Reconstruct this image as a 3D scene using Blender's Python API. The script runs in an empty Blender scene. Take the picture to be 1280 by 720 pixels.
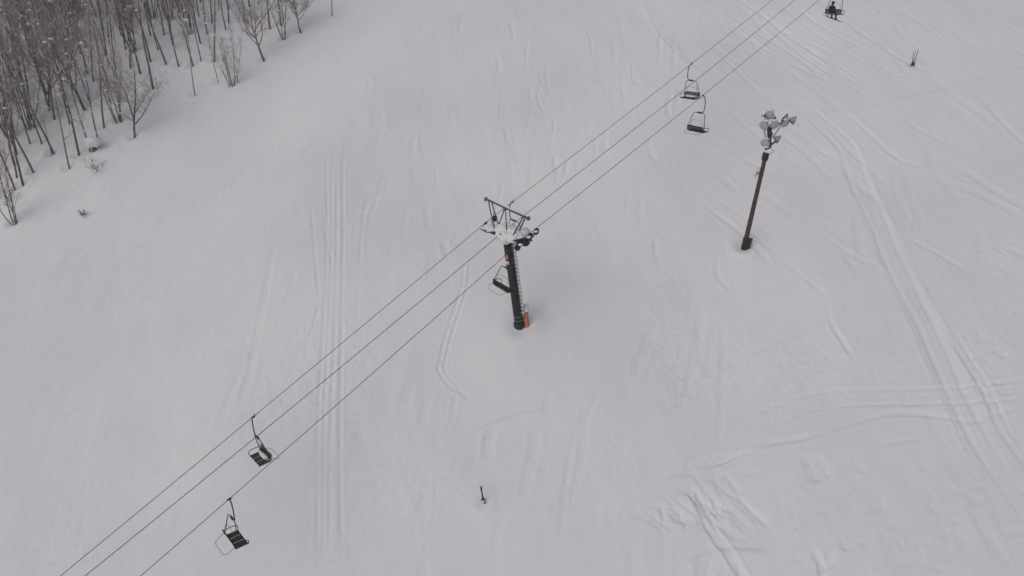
import bpy, bmesh, math, random
import numpy as np
from mathutils import Vector, Matrix, noise as mnoise

scene = bpy.context.scene
COL = scene.collection
R = math.radians
V = Vector

# ------------------------------------------------------------------ camera
FPX, PITCH, CAMZ = 870.0, R(24.0), 20.25           # focal length in px of a 1280 px wide picture
cam_d = bpy.data.cameras.new('camera')
cam_d.sensor_width = 36.0
cam_d.lens = FPX / 1280 * 36.0
cam_d.clip_start, cam_d.clip_end = 0.5, 3000
cam = bpy.data.objects.new('camera', cam_d)
COL.objects.link(cam)
cam.location = (0, 0, CAMZ)
cam.rotation_euler = (R(90) - PITCH, 0, 0)
scene.camera = cam

# ------------------------------------------------------------------ terrain height
GX, GY = .11, .48
BASE = (.49, 39.38)


def H0(x, y):
    z = GX * (x - BASE[0]) + GY * (y - BASE[1])
    u = (.16 * np.sin(.21 * x + .09 * y + .6) * np.sin(.13 * y - .05 * x + 1.1)
         + .07 * np.sin(.43 * x - .21 * y + 2.) + .05 * np.sin(.37 * y + .25 * x))
    u0 = .0
    # the bank at the edge of the wood dips a little before the trees
    return z + u + u0


def ray(px, py):
    x = (px - 640) / FPX
    y = -(py - 360) / FPX
    c, s = math.cos(PITCH), math.sin(PITCH)
    return V((x, c + s * y, -s + c * y))


def at(px, py):
    """ground point seen in a direction of the photograph (site survey)"""
    r = ray(px, py)
    n = V((-GX, -GY, 1))
    P0 = V((BASE[0], BASE[1], 0))
    o = V((0, 0, CAMZ))
    t = (P0 - o).dot(n) / r.dot(n)
    for _ in range(6):
        p = o + r * t
        t -= (p.z - float(H0(p.x, p.y))) / r.dot(n)
    p = o + r * t
    return V((p.x, p.y, float(H0(p.x, p.y))))


# ------------------------------------------------------------------ materials
def mat(name, col, rough=.6, metal=0., var=.25, vscale=3., bump=0., bscale=20., col2=None, mix=(.45, .6), coord='Object'):
    m = bpy.data.materials.new(name)
    m.use_nodes = True
    nt = m.node_tree
    b = nt.nodes['Principled BSDF']
    b.inputs['Roughness'].default_value = rough
    b.inputs['Metallic'].default_value = metal
    tc = nt.nodes.new('ShaderNodeTexCoord')
    nz = nt.nodes.new('ShaderNodeTexNoise')
    nz.inputs['Scale'].default_value = vscale
    nz.inputs['Detail'].default_value = 6
    nz.inputs['Roughness'].default_value = .65
    nt.links.new(tc.outputs[coord], nz.inputs['Vector'])
    rp = nt.nodes.new('ShaderNodeValToRGB')
    nt.links.new(nz.outputs['Fac'], rp.inputs['Fac'])
    if col2 is None:
        rp.color_ramp.elements[0].position = .3
        rp.color_ramp.elements[1].position = .7
        rp.color_ramp.elements[0].color = [c * (1 - var) for c in col] + [1]
        rp.color_ramp.elements[1].color = [min(1, c * (1 + var)) for c in col] + [1]
    else:
        rp.color_ramp.elements[0].position = mix[0]
        rp.color_ramp.elements[1].position = mix[1]
        rp.color_ramp.elements[0].color = list(col) + [1]
        rp.color_ramp.elements[1].color = list(col2) + [1]
    nt.links.new(rp.outputs['Color'], b.inputs['Base Color'])
    if bump:
        nb = nt.nodes.new('ShaderNodeTexNoise')
        nb.inputs['Scale'].default_value = bscale
        nb.inputs['Detail'].default_value = 5
        nt.links.new(tc.outputs[coord], nb.inputs['Vector'])
        bp = nt.nodes.new('ShaderNodeBump')
        bp.inputs['Strength'].default_value = bump
        bp.inputs['Distance'].default_value = .05
        nt.links.new(nb.outputs['Fac'], bp.inputs['Height'])
        nt.links.new(bp.outputs['Normal'], b.inputs['Normal'])
    return m


def snow_ground_mat():
    m = bpy.data.materials.new('piste_snow')
    m.use_nodes = True
    nt = m.node_tree
    b = nt.nodes['Principled BSDF']
    b.inputs['Roughness'].default_value = .75
    b.inputs['Specular IOR Level'].default_value = .2
    tc = nt.nodes.new('ShaderNodeTexCoord')
    # faint difference between packed and fresh snow
    n1 = nt.nodes.new('ShaderNodeTexNoise')
    n1.inputs['Scale'].default_value = .09
    n1.inputs['Detail'].default_value = 5
    nt.links.new(tc.outputs['Object'], n1.inputs['Vector'])
    rp = nt.nodes.new('ShaderNodeValToRGB')
    rp.color_ramp.elements[0].position = .35
    rp.color_ramp.elements[1].position = .65
    rp.color_ramp.elements[0].color = (.79, .764, .786, 1)
    rp.color_ramp.elements[1].color = (.84, .820, .830, 1)
    nt.links.new(n1.outputs['Fac'], rp.inputs['Fac'])
    nt.links.new(rp.outputs['Color'], b.inputs['Base Color'])
    # wind ripples, clumps and grain
    mp = nt.nodes.new('ShaderNodeMapping')
    mp.inputs['Rotation'].default_value = (0, 0, R(-12))
    mp.inputs['Scale'].default_value = (1.6, .45, 1)
    nt.links.new(tc.outputs['Object'], mp.inputs['Vector'])
    n2 = nt.nodes.new('ShaderNodeTexNoise')
    n2.inputs['Scale'].default_value = 1.1
    n2.inputs['Detail'].default_value = 8
    n2.inputs['Roughness'].default_value = .6
    nt.links.new(mp.outputs['Vector'], n2.inputs['Vector'])
    b1 = nt.nodes.new('ShaderNodeBump')
    b1.inputs['Strength'].default_value = .35
    b1.inputs['Distance'].default_value = .12
    nt.links.new(n2.outputs['Fac'], b1.inputs['Height'])
    n3 = nt.nodes.new('ShaderNodeTexNoise')
    n3.inputs['Scale'].default_value = 7
    n3.inputs['Detail'].default_value = 6
    nt.links.new(tc.outputs['Object'], n3.inputs['Vector'])
    b2 = nt.nodes.new('ShaderNodeBump')
    b2.inputs['Strength'].default_value = .32
    b2.inputs['Distance'].default_value = .03
    nt.links.new(n3.outputs['Fac'], b2.inputs['Height'])
    nt.links.new(b1.outputs['Normal'], b2.inputs['Normal'])
    nt.links.new(b2.outputs['Normal'], b.inputs['Normal'])
    return m


M_GROUND = snow_ground_mat()
M_SNOW = mat('settled_snow', (.79, .772, .785), .75, var=.03, vscale=4, bump=.4, bscale=9)
M_BARK = mat('bark', (.13, .112, .117), .9, var=.4, vscale=5, col2=(.45, .43, .44), mix=(.58, .72), bump=.4, bscale=14)
M_BARK2 = mat('pale_bark', (.17, .155, .157), .9, var=.4, vscale=6, col2=(.50, .48, .49), mix=(.56, .72), bump=.4, bscale=14)
M_TWIG = mat('twig', (.235, .195, .204), .9, var=.35, vscale=2)


def snow_on_top(m, lo, hi, amount):
    """snow lying on the upper faces of thin limbs"""
    nt = m.node_tree
    b = nt.nodes['Principled BSDF']
    src = b.inputs['Base Color'].links[0].from_socket
    g = nt.nodes.new('ShaderNodeNewGeometry')
    sx = nt.nodes.new('ShaderNodeSeparateXYZ')
    nt.links.new(g.outputs['Normal'], sx.inputs[0])
    mr = nt.nodes.new('ShaderNodeMapRange')
    mr.inputs[1].default_value, mr.inputs[2].default_value = lo, hi
    nt.links.new(sx.outputs['Z'], mr.inputs[0])
    tc = nt.nodes.new('ShaderNodeTexCoord')
    nz = nt.nodes.new('ShaderNodeTexNoise')
    nz.inputs['Scale'].default_value = 1.7
    nt.links.new(tc.outputs['Object'], nz.inputs['Vector'])
    m2 = nt.nodes.new('ShaderNodeMapRange')
    m2.inputs[1].default_value, m2.inputs[2].default_value, m2.inputs[4].default_value = .40, .58, amount
    nt.links.new(nz.outputs['Fac'], m2.inputs[0])
    mu = nt.nodes.new('ShaderNodeMath')
    mu.operation = 'MULTIPLY'
    nt.links.new(mr.outputs[0], mu.inputs[0])
    nt.links.new(m2.outputs[0], mu.inputs[1])
    mx = nt.nodes.new('ShaderNodeMix')
    mx.data_type = 'RGBA'
    nt.links.new(mu.outputs[0], mx.inputs['Factor'])
    nt.links.new(src, mx.inputs['A'])
    mx.inputs['B'].default_value = (.79, .772, .785, 1)
    nt.links.new(mx.outputs['Result'], b.inputs['Base Color'])


snow_on_top(M_TWIG, .10, .5, .95)
M_TOWER = mat('black_tower_paint', (.014, .016, .016), .65, var=.3, vscale=6, col2=(.05, .052, .054), mix=(.55, .85), bump=.15)
M_STEEL = mat('dark_steel', (.045, .046, .050), .5, .5, var=.35, vscale=9)
M_GALV = mat('weathered_galvanised_steel', (.13, .13, .135), .5, .6, var=.3, vscale=12)
M_CHAIR = mat('chair_paint', (.030, .031, .034), .45, .2, var=.3, vscale=8)
M_SEAT = mat('dark_slats', (.011, .011, .012), .9, var=.35, vscale=14)
M_BAR = mat('grey_bar', (.10, .10, .105), .45, .5, var=.2, vscale=8)
M_RUBBER = mat('sheave_rubber', (.022, .023, .026), .7, var=.3, vscale=10)
M_ROPE = mat('wire_rope', (.040, .040, .044), .6, .3, var=.45, vscale=1.3)
M_CABLE = mat('signal_cable', (.024, .024, .027), .6, .0, var=.6, vscale=.8)
M_RED = mat('rusty_red_paint', (.070, .030, .033), .7, .0, var=.35, vscale=3, bump=.15, col2=(.11, .075, .072), mix=(.45, .75))
M_DARKRED = mat('dark_brown_paint', (.030, .018, .019), .6, .1, var=.3, vscale=5)
M_GREEN = mat('dark_green_plastic', (.020, .060, .044), .6, var=.3, vscale=6)
M_LAMP = mat('lamp_housing', (.30, .30, .305), .5, .1, var=.2, vscale=8)
M_GLASS = mat('lamp_glass', (.43, .43, .44), .3, .0, var=.1, vscale=6)
M_ORANGE = mat('orange_padding', (.52, .19, .11), .75, var=.25, vscale=5, bump=.2, bscale=8)
M_STRAP = mat('strap_webbing', (.16, .16, .15), .8, var=.2)
M_SIGN = mat('sign_face', (.55, .52, .53), .5, var=.08, vscale=8)
M_SIGNRED = mat('sign_red', (.48, .20, .18), .5, var=.2, vscale=10)
M_POLE = mat('brown_stake', (.050, .028, .030), .7, var=.3, vscale=10)
M_WRAP = mat('dark_wrap', (.045, .028, .030), .8, var=.35, vscale=10)
M_CLOTH = mat('dark_outerwear', (.020, .020, .023), .85, var=.3, vscale=6)
M_CLOTH2 = mat('charcoal_trousers', (.026, .026, .028), .85, var=.3, vscale=6)
M_SKIN = mat('skin', (.42, .27, .21), .6, var=.05)
M_BOARD = mat('snowboard_base', (.025, .025, .028), .4, var=.3, vscale=4)


# ------------------------------------------------------------------ mesh builder
class MB:
    def __init__(s):
        s.v, s.f, s.sm, s.mi, s.cur = [], [], [], [], 0

    def add(s, vs, fs, smooth=True):
        o = len(s.v)
        s.v += [tuple(p) for p in vs]
        s.f += [tuple(i + o for i in f) for f in fs]
        s.sm += [smooth] * len(fs)
        s.mi += [s.cur] * len(fs)

    def tube(s, pts, rad, n=8, cap=True, closed=False):
        pts = [V(p) for p in pts]
        k = len(pts)
        if not hasattr(rad, '__len__'):
            rad = [rad] * k
        ring = []
        T0 = None
        for i in range(k):
            if closed:
                t = (pts[(i + 1) % k] - pts[i - 1])
            else:
                t = (pts[min(i + 1, k - 1)] - pts[max(i - 1, 0)])
            if t.length < 1e-9:
                t = V((0, 0, 1))
            t.normalize()
            if T0 is None:
                a = V((0, 0, 1)) if abs(t.z) < .9 else V((1, 0, 0))
                u = t.cross(a).normalized()
            else:
                u = (u - t * u.dot(t))
                if u.length < 1e-6:
                    u = t.orthogonal()
                u.normalize()
            T0 = t
            w = t.cross(u)
            for j in range(n):
                an = 2 * math.pi * j / n
                ring.append(pts[i] + (u * math.cos(an) + w * math.sin(an)) * rad[i])
        fs = []
        for i in range(k if closed else k - 1):
            i2 = (i + 1) % k
            for j in range(n):
                fs.append((i * n + j, i * n + (j + 1) % n, i2 * n + (j + 1) % n, i2 * n + j))
        if cap and not closed:
            fs.append(tuple(range(n - 1, -1, -1)))
            fs.append(tuple((k - 1) * n + j for j in range(n)))
        s.add(ring, fs, n > 4)

    def box(s, c, size, M=None, bev=.0):
        bm = bmesh.new()
        bmesh.ops.create_cube(bm, size=1)
        for v in bm.verts:
            v.co = V((v.co.x * size[0], v.co.y * size[1], v.co.z * size[2]))
        if bev:
            bmesh.ops.bevel(bm, geom=list(bm.edges), offset=bev, segments=2, profile=.5, affect='EDGES')
        bm.verts.index_update()
        c = V(c)
        vs = [((M @ v.co) if M else v.co) + c for v in bm.verts]
        fs = [tuple(v.index for v in f.verts) for f in bm.faces]
        bm.free()
        s.add(vs, fs, False)

    def lathe(s, prof, o, axis, n=16):
        """prof: (radius, height) along axis from o"""
        axis = V(axis).normalized()
        u = axis.orthogonal().normalized()
        w = axis.cross(u)
        o = V(o)
        vs, fs = [], []
        for (r, h) in prof:
            for j in range(n):
                a = 2 * math.pi * j / n
                vs.append(o + axis * h + (u * math.cos(a) + w * math.sin(a)) * max(r, 1e-4))
        for i in range(len(prof) - 1):
            for j in range(n):
                fs.append((i * n + j, i * n + (j + 1) % n, (i + 1) * n + (j + 1) % n, (i + 1) * n + j))
        fs.append(tuple(range(n - 1, -1, -1)))
        fs.append(tuple((len(prof) - 1) * n + j for j in range(n)))
        s.add(vs, fs, True)

    def blob(s, c, r, seed=0, amp=.25, sub=2, M=None, fr=1.6):
        bm = bmesh.new()
        bmesh.ops.create_icosphere(bm, subdivisions=sub, radius=1)
        bm.verts.index_update()
        vs = []
        for v in bm.verts:
            k = 1 + amp * mnoise.noise(v.co * fr + V((seed * 3.1, seed * 1.7, seed * .9)))
            p = V((v.co.x * r[0] * k, v.co.y * r[1] * k, v.co.z * r[2] * k))
            vs.append((M @ p if M else p) + V(c))
        fs = [tuple(v.index for v in f.verts) for f in bm.faces]
        bm.free()
        s.add(vs, fs, True)

    def mesh(s, name, m):
        me = bpy.data.meshes.new(name)
        me.from_pydata(s.v, [], s.f)
        me.polygons.foreach_set('use_smooth', s.sm)
        for q in (m if isinstance(m, (list, tuple)) else [m]):
            me.materials.append(q)
        me.polygons.foreach_set('material_index', s.mi)
        me.update()
        return me

    def build(s, name, m, parent=None, loc=None):
        ob = bpy.data.objects.new(name, s.mesh(name, m))
        COL.objects.link(ob)
        if loc is not None:
            ob.location = loc
        if parent is not None:
            ob.parent = parent
        return ob


def tag(o, label=None, cat=None, group=None, kind=None):
    if label:
        o['label'] = label
    if cat:
        o['category'] = cat
    if group:
        o['group'] = group
    if kind:
        o['kind'] = kind
    return o


def empty(name, loc, label, cat, group=None, rot=None):
    o = bpy.data.objects.new(name, None)
    COL.objects.link(o)
    o.empty_display_size = .3
    o.location = loc
    if rot is not None:
        o.rotation_euler = rot
    return tag(o, label, cat, group)


def copy_tree(root, loc, rotz=0., scale=1., label=None, group=None):
    c = root.copy()
    COL.objects.link(c)
    c.location = loc
    c.rotation_euler = (root.rotation_euler.x, root.rotation_euler.y, rotz)
    c.scale = (scale,) * 3
    if label:
        c['label'] = label
    if group:
        c['group'] = group
    for ch in list(root.children):
        d = ch.copy()
        COL.objects.link(d)
        d.parent = c
        for g in list(ch.children):
            e = g.copy()
            COL.objects.link(e)
            e.parent = d
    return c


def smooth_path(pts, n=6):
    """Catmull-Rom through 2D / 3D points"""
    P = [V(p) for p in pts]
    if len(P) < 3:
        return [P[0].lerp(P[-1], i / n) for i in range(n + 1)]
    Q = [P[0] * 2 - P[1]] + P + [P[-1] * 2 - P[-2]]
    out = []
    for i in range(1, len(Q) - 2):
        a, b, c, d = Q[i - 1], Q[i], Q[i + 1], Q[i + 2]
        for k in range(n):
            t = k / n
            out.append(.5 * ((2 * b) + (c - a) * t + (2 * a - 5 * b + 4 * c - d) * t * t + (3 * b - a - 3 * c + d) * t ** 3))
    out.append(P[-1])
    return out


# trees that can be told apart along the edge of the wood
EDGE = [  # px, py, kind, height, label
    (414, 18, 'sap0', 7, 'slender pale tree standing alone furthest right of the wood, cut by the top edge'),
    (376, 39, 'spread0', 6, 'small twiggy spreading tree at the far right end of the wood edge'),
    (355, 47, 'multi1', 6.5, 'small tree with two pale snowy stems, right of the round crowned spreading tree'),
    (351, 30, 'straight0', 10, 'dark straight trunk behind the two stemmed pale tree near the top edge'),
    (337, 34, 'straight1', 12, 'thick dark trunk directly behind the round crowned spreading tree'),
    (331, 74, 'spread1', 7.4, 'round crowned spreading bare tree standing forward on the open snow at the wood edge'),
    (297, 101, 'sap1', 5, 'dark thin sapling beside the many stemmed pale clump'),
    (290, 106, 'multi0', 5.6, 'clump of several thin pale stems fanning out of one base at the wood edge'),
    (273, 101, 'sap0', 6, 'very thin leaning sapling just left of the many stemmed pale clump'),
    (267, 75, 'straight2', 11, 'upright trunk with snow plastered fork behind the thin leaning sapling'),
    (244, 117, 'sap0', 7.5, 'pale mottled sapling standing forward on the open snow left of the pale clump'),
    (251, 75, 'sap1', 8, 'thin pale tree between the mottled sapling and the snowy fork'),
    (241, 81, 'slim0', 10, 'dark bare tree with trunk bending to the right behind the mottled sapling'),
    (224, 81, 'slim1', 10, 'dark curved trunk leaning left on the open gap in the wood'),
    (208, 78, 'straight2', 11, 'pale grey trunk at the back of the open gap in the wood'),
    (191, 109, 'straight0', 12, 'tall dark leaning trunk standing clear behind the low branched tree'),
    (167, 170, 'lowlimb', 7.6, 'low branched bare tree with a long snowy limb reaching right at the wood edge'),
    (149, 150, 'multi1', 8.5, 'tree with twin stems forming a V just left of the low branched tree'),
    (129, 158, 'straight2', 10, 'thick greyish trunk between the V stemmed tree and the snow covered stump'),
    (122, 170, 'slim3', 9, 'thin dark trunk just right of the snow covered stump'),
    (112, 187, 'slim2', 10, 'snow streaked tree growing right behind the snow covered stump'),
    (98, 192, 'straight0', 11, 'thick dark mottled trunk left of the snow covered stump'),
    (86, 208, 'slim2', 10, 'pale two stemmed tree standing lowest in front of the dark mottled trunk'),
    (64, 192, 'sap1', 5, 'short crooked sapling in front of the wood left of the pale two stemmed tree'),
    (67, 188, 'straight2', 11, 'grey straight trunk behind the short crooked sapling'),
    (42, 213, 'straight2', 11, 'smooth grey trunk standing alone right of the three dark trunks at the left edge'),
    (28, 230, 'straight0', 11, 'rightmost of the three dark trunks close together at the left edge'),
    (18, 235, 'slim0', 11, 'lowest of the three dark trunks close together at the left edge'),
    (19, 220, 'slim1', 10, 'rearmost of the three dark trunks close together at the left edge'),
    (18, 277, 'multi1', 7, 'snow laden tree standing lowest of all at the left edge'),
]

# ------------------------------------------------------------------ snow slope
def hashn(ix, iy, seed):
    h = (ix.astype(np.int64) * 374761393 + iy.astype(np.int64) * 668265263 + seed * 974711) & 0x7fffffff
    h = ((h ^ (h >> 13)) * 1274126177) & 0x7fffffff
    return ((h ^ (h >> 16)) & 0xffff) / 65535.0 * 2 - 1


def vnoise(x, y, seed):
    ix, iy = np.floor(x), np.floor(y)
    fx, fy = x - ix, y - iy
    fx = fx * fx * fx * (fx * (fx * 6 - 15) + 10)
    fy = fy * fy * fy * (fy * (fy * 6 - 15) + 10)
    a, b = hashn(ix, iy, seed), hashn(ix + 1, iy, seed)
    c, d = hashn(ix, iy + 1, seed), hashn(ix + 1, iy + 1, seed)
    return (a * (1 - fx) + b * fx) * (1 - fy) + (c * (1 - fx) + d * fx) * fy


def spaced(a, b, step, far):
    core = np.arange(a, b, step)
    out, s, x = [], step, core[-1]
    while x < far:
        s = min(s * 1.25, 25)
        x += s
        out.append(x)
    lo, s, x = [], step, core[0]
    while x > -far:
        s = min(s * 1.25, 25)
        x -= s
        lo.append(x)
    return np.array(lo[::-1] + list(core) + out), len(lo), len(core)


STEP = .075
xs, x_off, x_n = spaced(-66, 50, STEP, 260)
ys, y_off, y_n = spaced(22, 94, STEP, 260)
Xg, Yg = np.meshgrid(xs, ys)
Zg = H0(Xg, Yg)
fx0, fy0 = xs[x_off], ys[y_off]
D = np.zeros((y_n, x_n))                     # relief of the fine part
Xf = Xg[y_off:y_off + y_n, x_off:x_off + x_n]
Yf = Yg[y_off:y_off + y_n, x_off:x_off + x_n]
# wind-packed undulation, long down the slope
ca, sa = math.cos(R(8)), math.sin(R(8))
uu, vv = Xf * ca + Yf * sa, -Xf * sa + Yf * ca
D += .040 * vnoise(uu / 3.2, vv / 9., 1) + .025 * vnoise(uu / 1.3, vv / 3.4, 2) + .010 * vnoise(uu / .6, vv / 1.2, 3)
mask = np.clip(vnoise(Xf / 9, Yf / 9, 9) * 1.4, 0, 1)
D += mask * (.022 * vnoise(uu / .8, vv / 2.6, 4))
chop = np.clip(vnoise(Xf / 5 + 7, Yf / 5, 12) * 1.6 - .25, 0, 1)
D += chop * (.030 * np.abs(vnoise(Xf / .55, Yf / .55, 14)) + .018 * vnoise(Xf / .24, Yf / .24, 15))
D += .003 * vnoise(Xf / .22, Yf / .22, 16)

rng = random.Random(5)
TRACK_GAIN, TRACK_WIDTH = .80, .66


def track(pix, w=.16, dep=.07, kind='groove', taper=.12, fade=1.):
    """press a ski or machine track into the snow along a path on the slope"""
    w = w * TRACK_WIDTH if kind in ('groove', 'cut') else w
    P = smooth_path([at(*p).to_2d() for p in pix], 10)
    S = [P[0]]
    for a, b in zip(P[:-1], P[1:]):
        n = max(1, int((b - a).length / .09))
        S += [a.lerp(b, (k + 1) / n) for k in range(n)]
    S = np.array([(p.x, p.y) for p in S])
    Rr = {'groove': w * 4.2, 'cut': w * 3, 'band': w * 1.9, 'ridge': w * 3.0, 'scarp': w * 4.0}[kind]
    i0 = max(0, int((S[:, 0].min() - Rr - fx0) / STEP)); i1 = min(x_n, int((S[:, 0].max() + Rr - fx0) / STEP) + 2)
    j0 = max(0, int((S[:, 1].min() - Rr - fy0) / STEP)); j1 = min(y_n, int((S[:, 1].max() + Rr - fy0) / STEP) + 2)
    if i1 <= i0 + 2 or j1 <= j0 + 2:
        return
    d2 = np.full((j1 - j0, i1 - i0), 1e9)
    tp = np.zeros_like(d2)
    N = len(S)
    sg = np.zeros_like(d2)
    k = int(Rr / STEP) + 1
    for q in range(N):
        ci = int((S[q, 0] - fx0) / STEP) - i0
        cj = int((S[q, 1] - fy0) / STEP) - j0
        a0, a1, b0, b1 = max(0, ci - k), min(i1 - i0, ci + k + 2), max(0, cj - k), min(j1 - j0, cj + k + 2)
        if a1 <= a0 or b1 <= b0:
            continue
        xx = Xf[j0 + b0:j0 + b1, i0 + a0:i0 + a1] - S[q, 0]
        yy = Yf[j0 + b0:j0 + b1, i0 + a0:i0 + a1] - S[q, 1]
        dd = xx * xx + yy * yy
        sub = d2[b0:b1, a0:a1]
        m = dd < sub
        sub[m] = dd[m]
        tp[b0:b1, a0:a1][m] = q / N
        if kind == 'scarp':
            tq = S[min(q + 1, N - 1)] - S[max(q - 1, 0)]
            sg[b0:b1, a0:a1][m] = np.sign(xx * tq[1] - yy * tq[0])[m]
    d = np.sqrt(d2)
    e = np.clip(np.minimum(tp, 1 - tp) / max(taper, 1e-3), 0, 1)
    e = e * e * (3 - 2 * e)
    xx, yy = Xf[j0:j1, i0:i1], Yf[j0:j1, i0:i1]
    e = e * np.clip(.85 + .50 * vnoise(xx / 1.6, yy / 1.6, 21), .1, 1.5) * fade * rng.uniform(.65, 1.2)
    if kind == 'groove':
        h = -dep / (1 + (d / (1.05 * w)) ** 5) + .38 * dep * np.exp(-((d - 2.0 * w) / (.6 * w)) ** 2)
        h += .22 * dep * vnoise(xx / .17, yy / .17, 33) * np.exp(-(d / (2.4 * w)) ** 2)
    elif kind == 'cut':
        h = -dep / (1 + (d / (1.1 * w)) ** 4) + .12 * dep * vnoise(xx / .15, yy / .15, 35)
    elif kind == 'ridge':
        h = dep * np.exp(-(d / w) ** 2)
    elif kind == 'scarp':
        h = dep * np.exp(-(d / w) ** 2) * np.where(sg > 0, 1, np.exp(-(d / (.35 * w)) ** 2))
    else:
        h = -dep / (1 + (d / w) ** 10) + .7 * dep * np.exp(-((d - 1.18 * w) / (.2 * w)) ** 2)
    h *= TRACK_GAIN
    h[d > Rr] = 0
    D[j0:j1, i0:i1] += h * e


def par(pix, offs, **kw):
    for (ox, oy) in offs:
        track([(x + ox + rng.uniform(-.8, .8), y + oy + rng.uniform(-.8, .8)) for x, y in pix], **kw)


# the straight bundle of ski tracks left of the tower
track([(408, 185), (409, 300), (405, 400), (399, 500), (397, 600), (398, 730)], .16, .048)
track([(414, 190), (414, 300), (411, 400), (406, 500), (404, 600), (405, 730)], .15, .036)
track([(421, 205), (421, 300), (419, 410), (414, 520), (412, 620), (412, 730)], .15, .036)
track([(428, 180), (429, 300), (427, 420), (425, 540), (426, 640), (428, 730)], .16, .048)
track([(404, 255), (406, 290), (414, 322), (416, 335)], .15, .036)
track([(388, 250), (395, 330), (398, 380), (386, 425), (381, 460), (388, 490), (398, 520)], .15, .036)
track([(384, 440), (390, 480), (399, 505)], .13, .036)
track([(432, 175), (428, 215)], .14, .04)
track([(460, 240), (452, 290), (449, 360), (443, 420)], .2, .03)
track([(482, 205), (470, 250), (455, 300)], .22, .03)
track([(345, 300), (330, 370), (318, 440), (300, 520)], .3, .05)
track([(372, 330), (350, 400), (300, 470), (270, 540)], .3, .04)
# wavy pair under the lift line
for o in (0, 7):
    track([(580 + o, 325), (577 + o, 360), (562 + o, 405), (551 + o, 445), (549 + o, 463), (565 + o, 484), (590, 499 + o * .6)], .15, .065)
track([(570, 492), (566, 520), (556, 545)], .2, .05)
# broad soft ridge below the tower
track([(530, 600), (560, 570), (600, 540), (640, 523), (690, 511), (740, 485)], .45, .11, 'scarp')
track([(747, 495), (738, 515), (722, 532), (716, 555), (708, 600), (700, 665)], .22, .08)
track([(735, 500), (730, 530), (726, 580), (706, 640)], .3, .05)
track([(668, 535), (668, 560), (661, 590), (655, 625)], .35, .09)
track([(820, 395), (805, 440), (790, 470)], .35, .05)
track([(880, 380), (872, 430), (860, 500)], .35, .05)
track([(905, 395), (903, 440), (901, 520), (895, 570)], .25, .05)
# right: wide machine track coming down from the light mast
CAT = [(770, -45), (812, 0), (845, 48), (885, 88), (930, 108), (970, 120), (1005, 136), (1035, 160), (1058, 185), (1073, 225), (1096, 275), (1115, 320), (1134, 362), (1155, 400), (1175, 445),
       (1200, 500), (1224, 548), (1250, 590), (1285, 640), (1310, 690)]
track(CAT[6:], .80, .07, 'band', taper=.25)
track(CAT, .55, .035, 'band', taper=.04)
par(CAT[5:], [(-9, 2), (10, -2)], w=.19, dep=.070, taper=.2)
track([(1185, 415), (1206, 450), (1232, 490), (1250, 535), (1285, 585)], .2, .10)
track([(1192, 412), (1214, 450), (1240, 490), (1260, 535), (1290, 575)], .18, .08)
track([(1155, 500), (1180, 560), (1215, 625), (1255, 715)], .4, .05)
track([(800, -10), (815, 30), (835, 58), (866, 84), (920, 107), (960, 122)], .30, .05, 'scarp')
# fan of tracks at the lower right
for o, f in ((0, 1), (7, .9), (13, .8), (20, 1.)):
    track([(930 + o * .7, 525 + o * 1.3), (975, 506 + o * 1.1), (1020, 492 + o), (1085, 487 + o * .9), (1150, 486 + o * .9), (1290, 474 + o * 1.1)], .17, .10 * f)
track([(925, 556), (1000, 548), (1060, 530), (1110, 517), (1160, 518), (1210, 525), (1245, 516), (1290, 500)], .2, .11)
track([(880, 582), (940, 560), (1010, 546)], .2, .09)
track([(815, 604), (850, 590), (890, 576), (930, 566)], .25, .09)
track([(830, 596), (870, 578), (905, 567), (960, 566)], .18, .07)
track([(1090, 557), (1120, 552), (1160, 545), (1185, 535)], .2, .06)
for k in range(8):
    j = lambda a: rng.uniform(-a, a)
    L = rng.uniform(.75, 1.1)
    x, y = 779 + k * 8.5 + j(4), 642 - k * 5.2 + j(1)
    track([(x, y), (x + 25 * L, y + 4 + j(1)), (x + 46 * L, y + 14 + .8 * k + j(1.5)), (x + 66 * L, y + 24 + 1.2 * k + j(2))], .135, rng.uniform(.06, .09), 'cut', .25)
for k in range(7):
    x, y = rng.uniform(788, 860), rng.uniform(612, 645)
    track([(x, y), (x + rng.uniform(2, 8), y + 11), (x + rng.uniform(-6, 10), y + 22)], .14, .06, 'cut', .3)
for k in range(16):
    x, y = rng.uniform(850, 915), rng.uniform(585, 640)
    L = rng.uniform(16, 46)
    track([(x, y), (x + L * .42 + rng.uniform(-2, 2), y + L * .6), (x + L, y + L)], rng.uniform(.13, .17), rng.uniform(.05, .09), 'cut', .3)
for k in range(12):
    x, y = rng.uniform(820, 930), rng.uniform(560, 606)
    L = rng.uniform(25, 80)
    track([(x, y), (x + L * .5, y - L * .14 + rng.uniform(-3, 2)), (x + L, y - L * .34)], rng.uniform(.12, .17), rng.uniform(.05, .09), 'cut', .3)
for o in (0, 7):
    track([(858 + o, 606), (874 + o, 636), (888 + o, 664), (905 + o, 690), (935 + o, 735)], .17, .12)
for (o, q) in ((0, 0), (6, -2), (-9, 8), (12, 3)):
    track([(899 + o, 588 + q), (916 + o, 620 + q), (936 + o, 642 + q), (952 + o, 657 + q)], .14, .07, 'cut', .2)
for o in (0, 9):
    track([(864 + o, 604), (882 + o, 640), (906 + o, 664), (926 + o, 676)], .14, .06, 'cut', .2)
track([(845, 722), (870, 702), (900, 690), (955, 690), (1000, 664), (1035, 640), (1065, 620)], .4, .11, 'scarp')
track([(1015, 690), (1026, 702), (1028, 725)], .2, .08)
track([(1034, 375), (1040, 405), (1054, 428), (1066, 446)], .2, .08)
track([(893, 470), (958, 440), (1020, 410), (1075, 377)], .3, .07, 'scarp')
track([(900, 395), (960, 350), (1040, 300), (1085, 272)], .4, .07, 'scarp')
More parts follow.
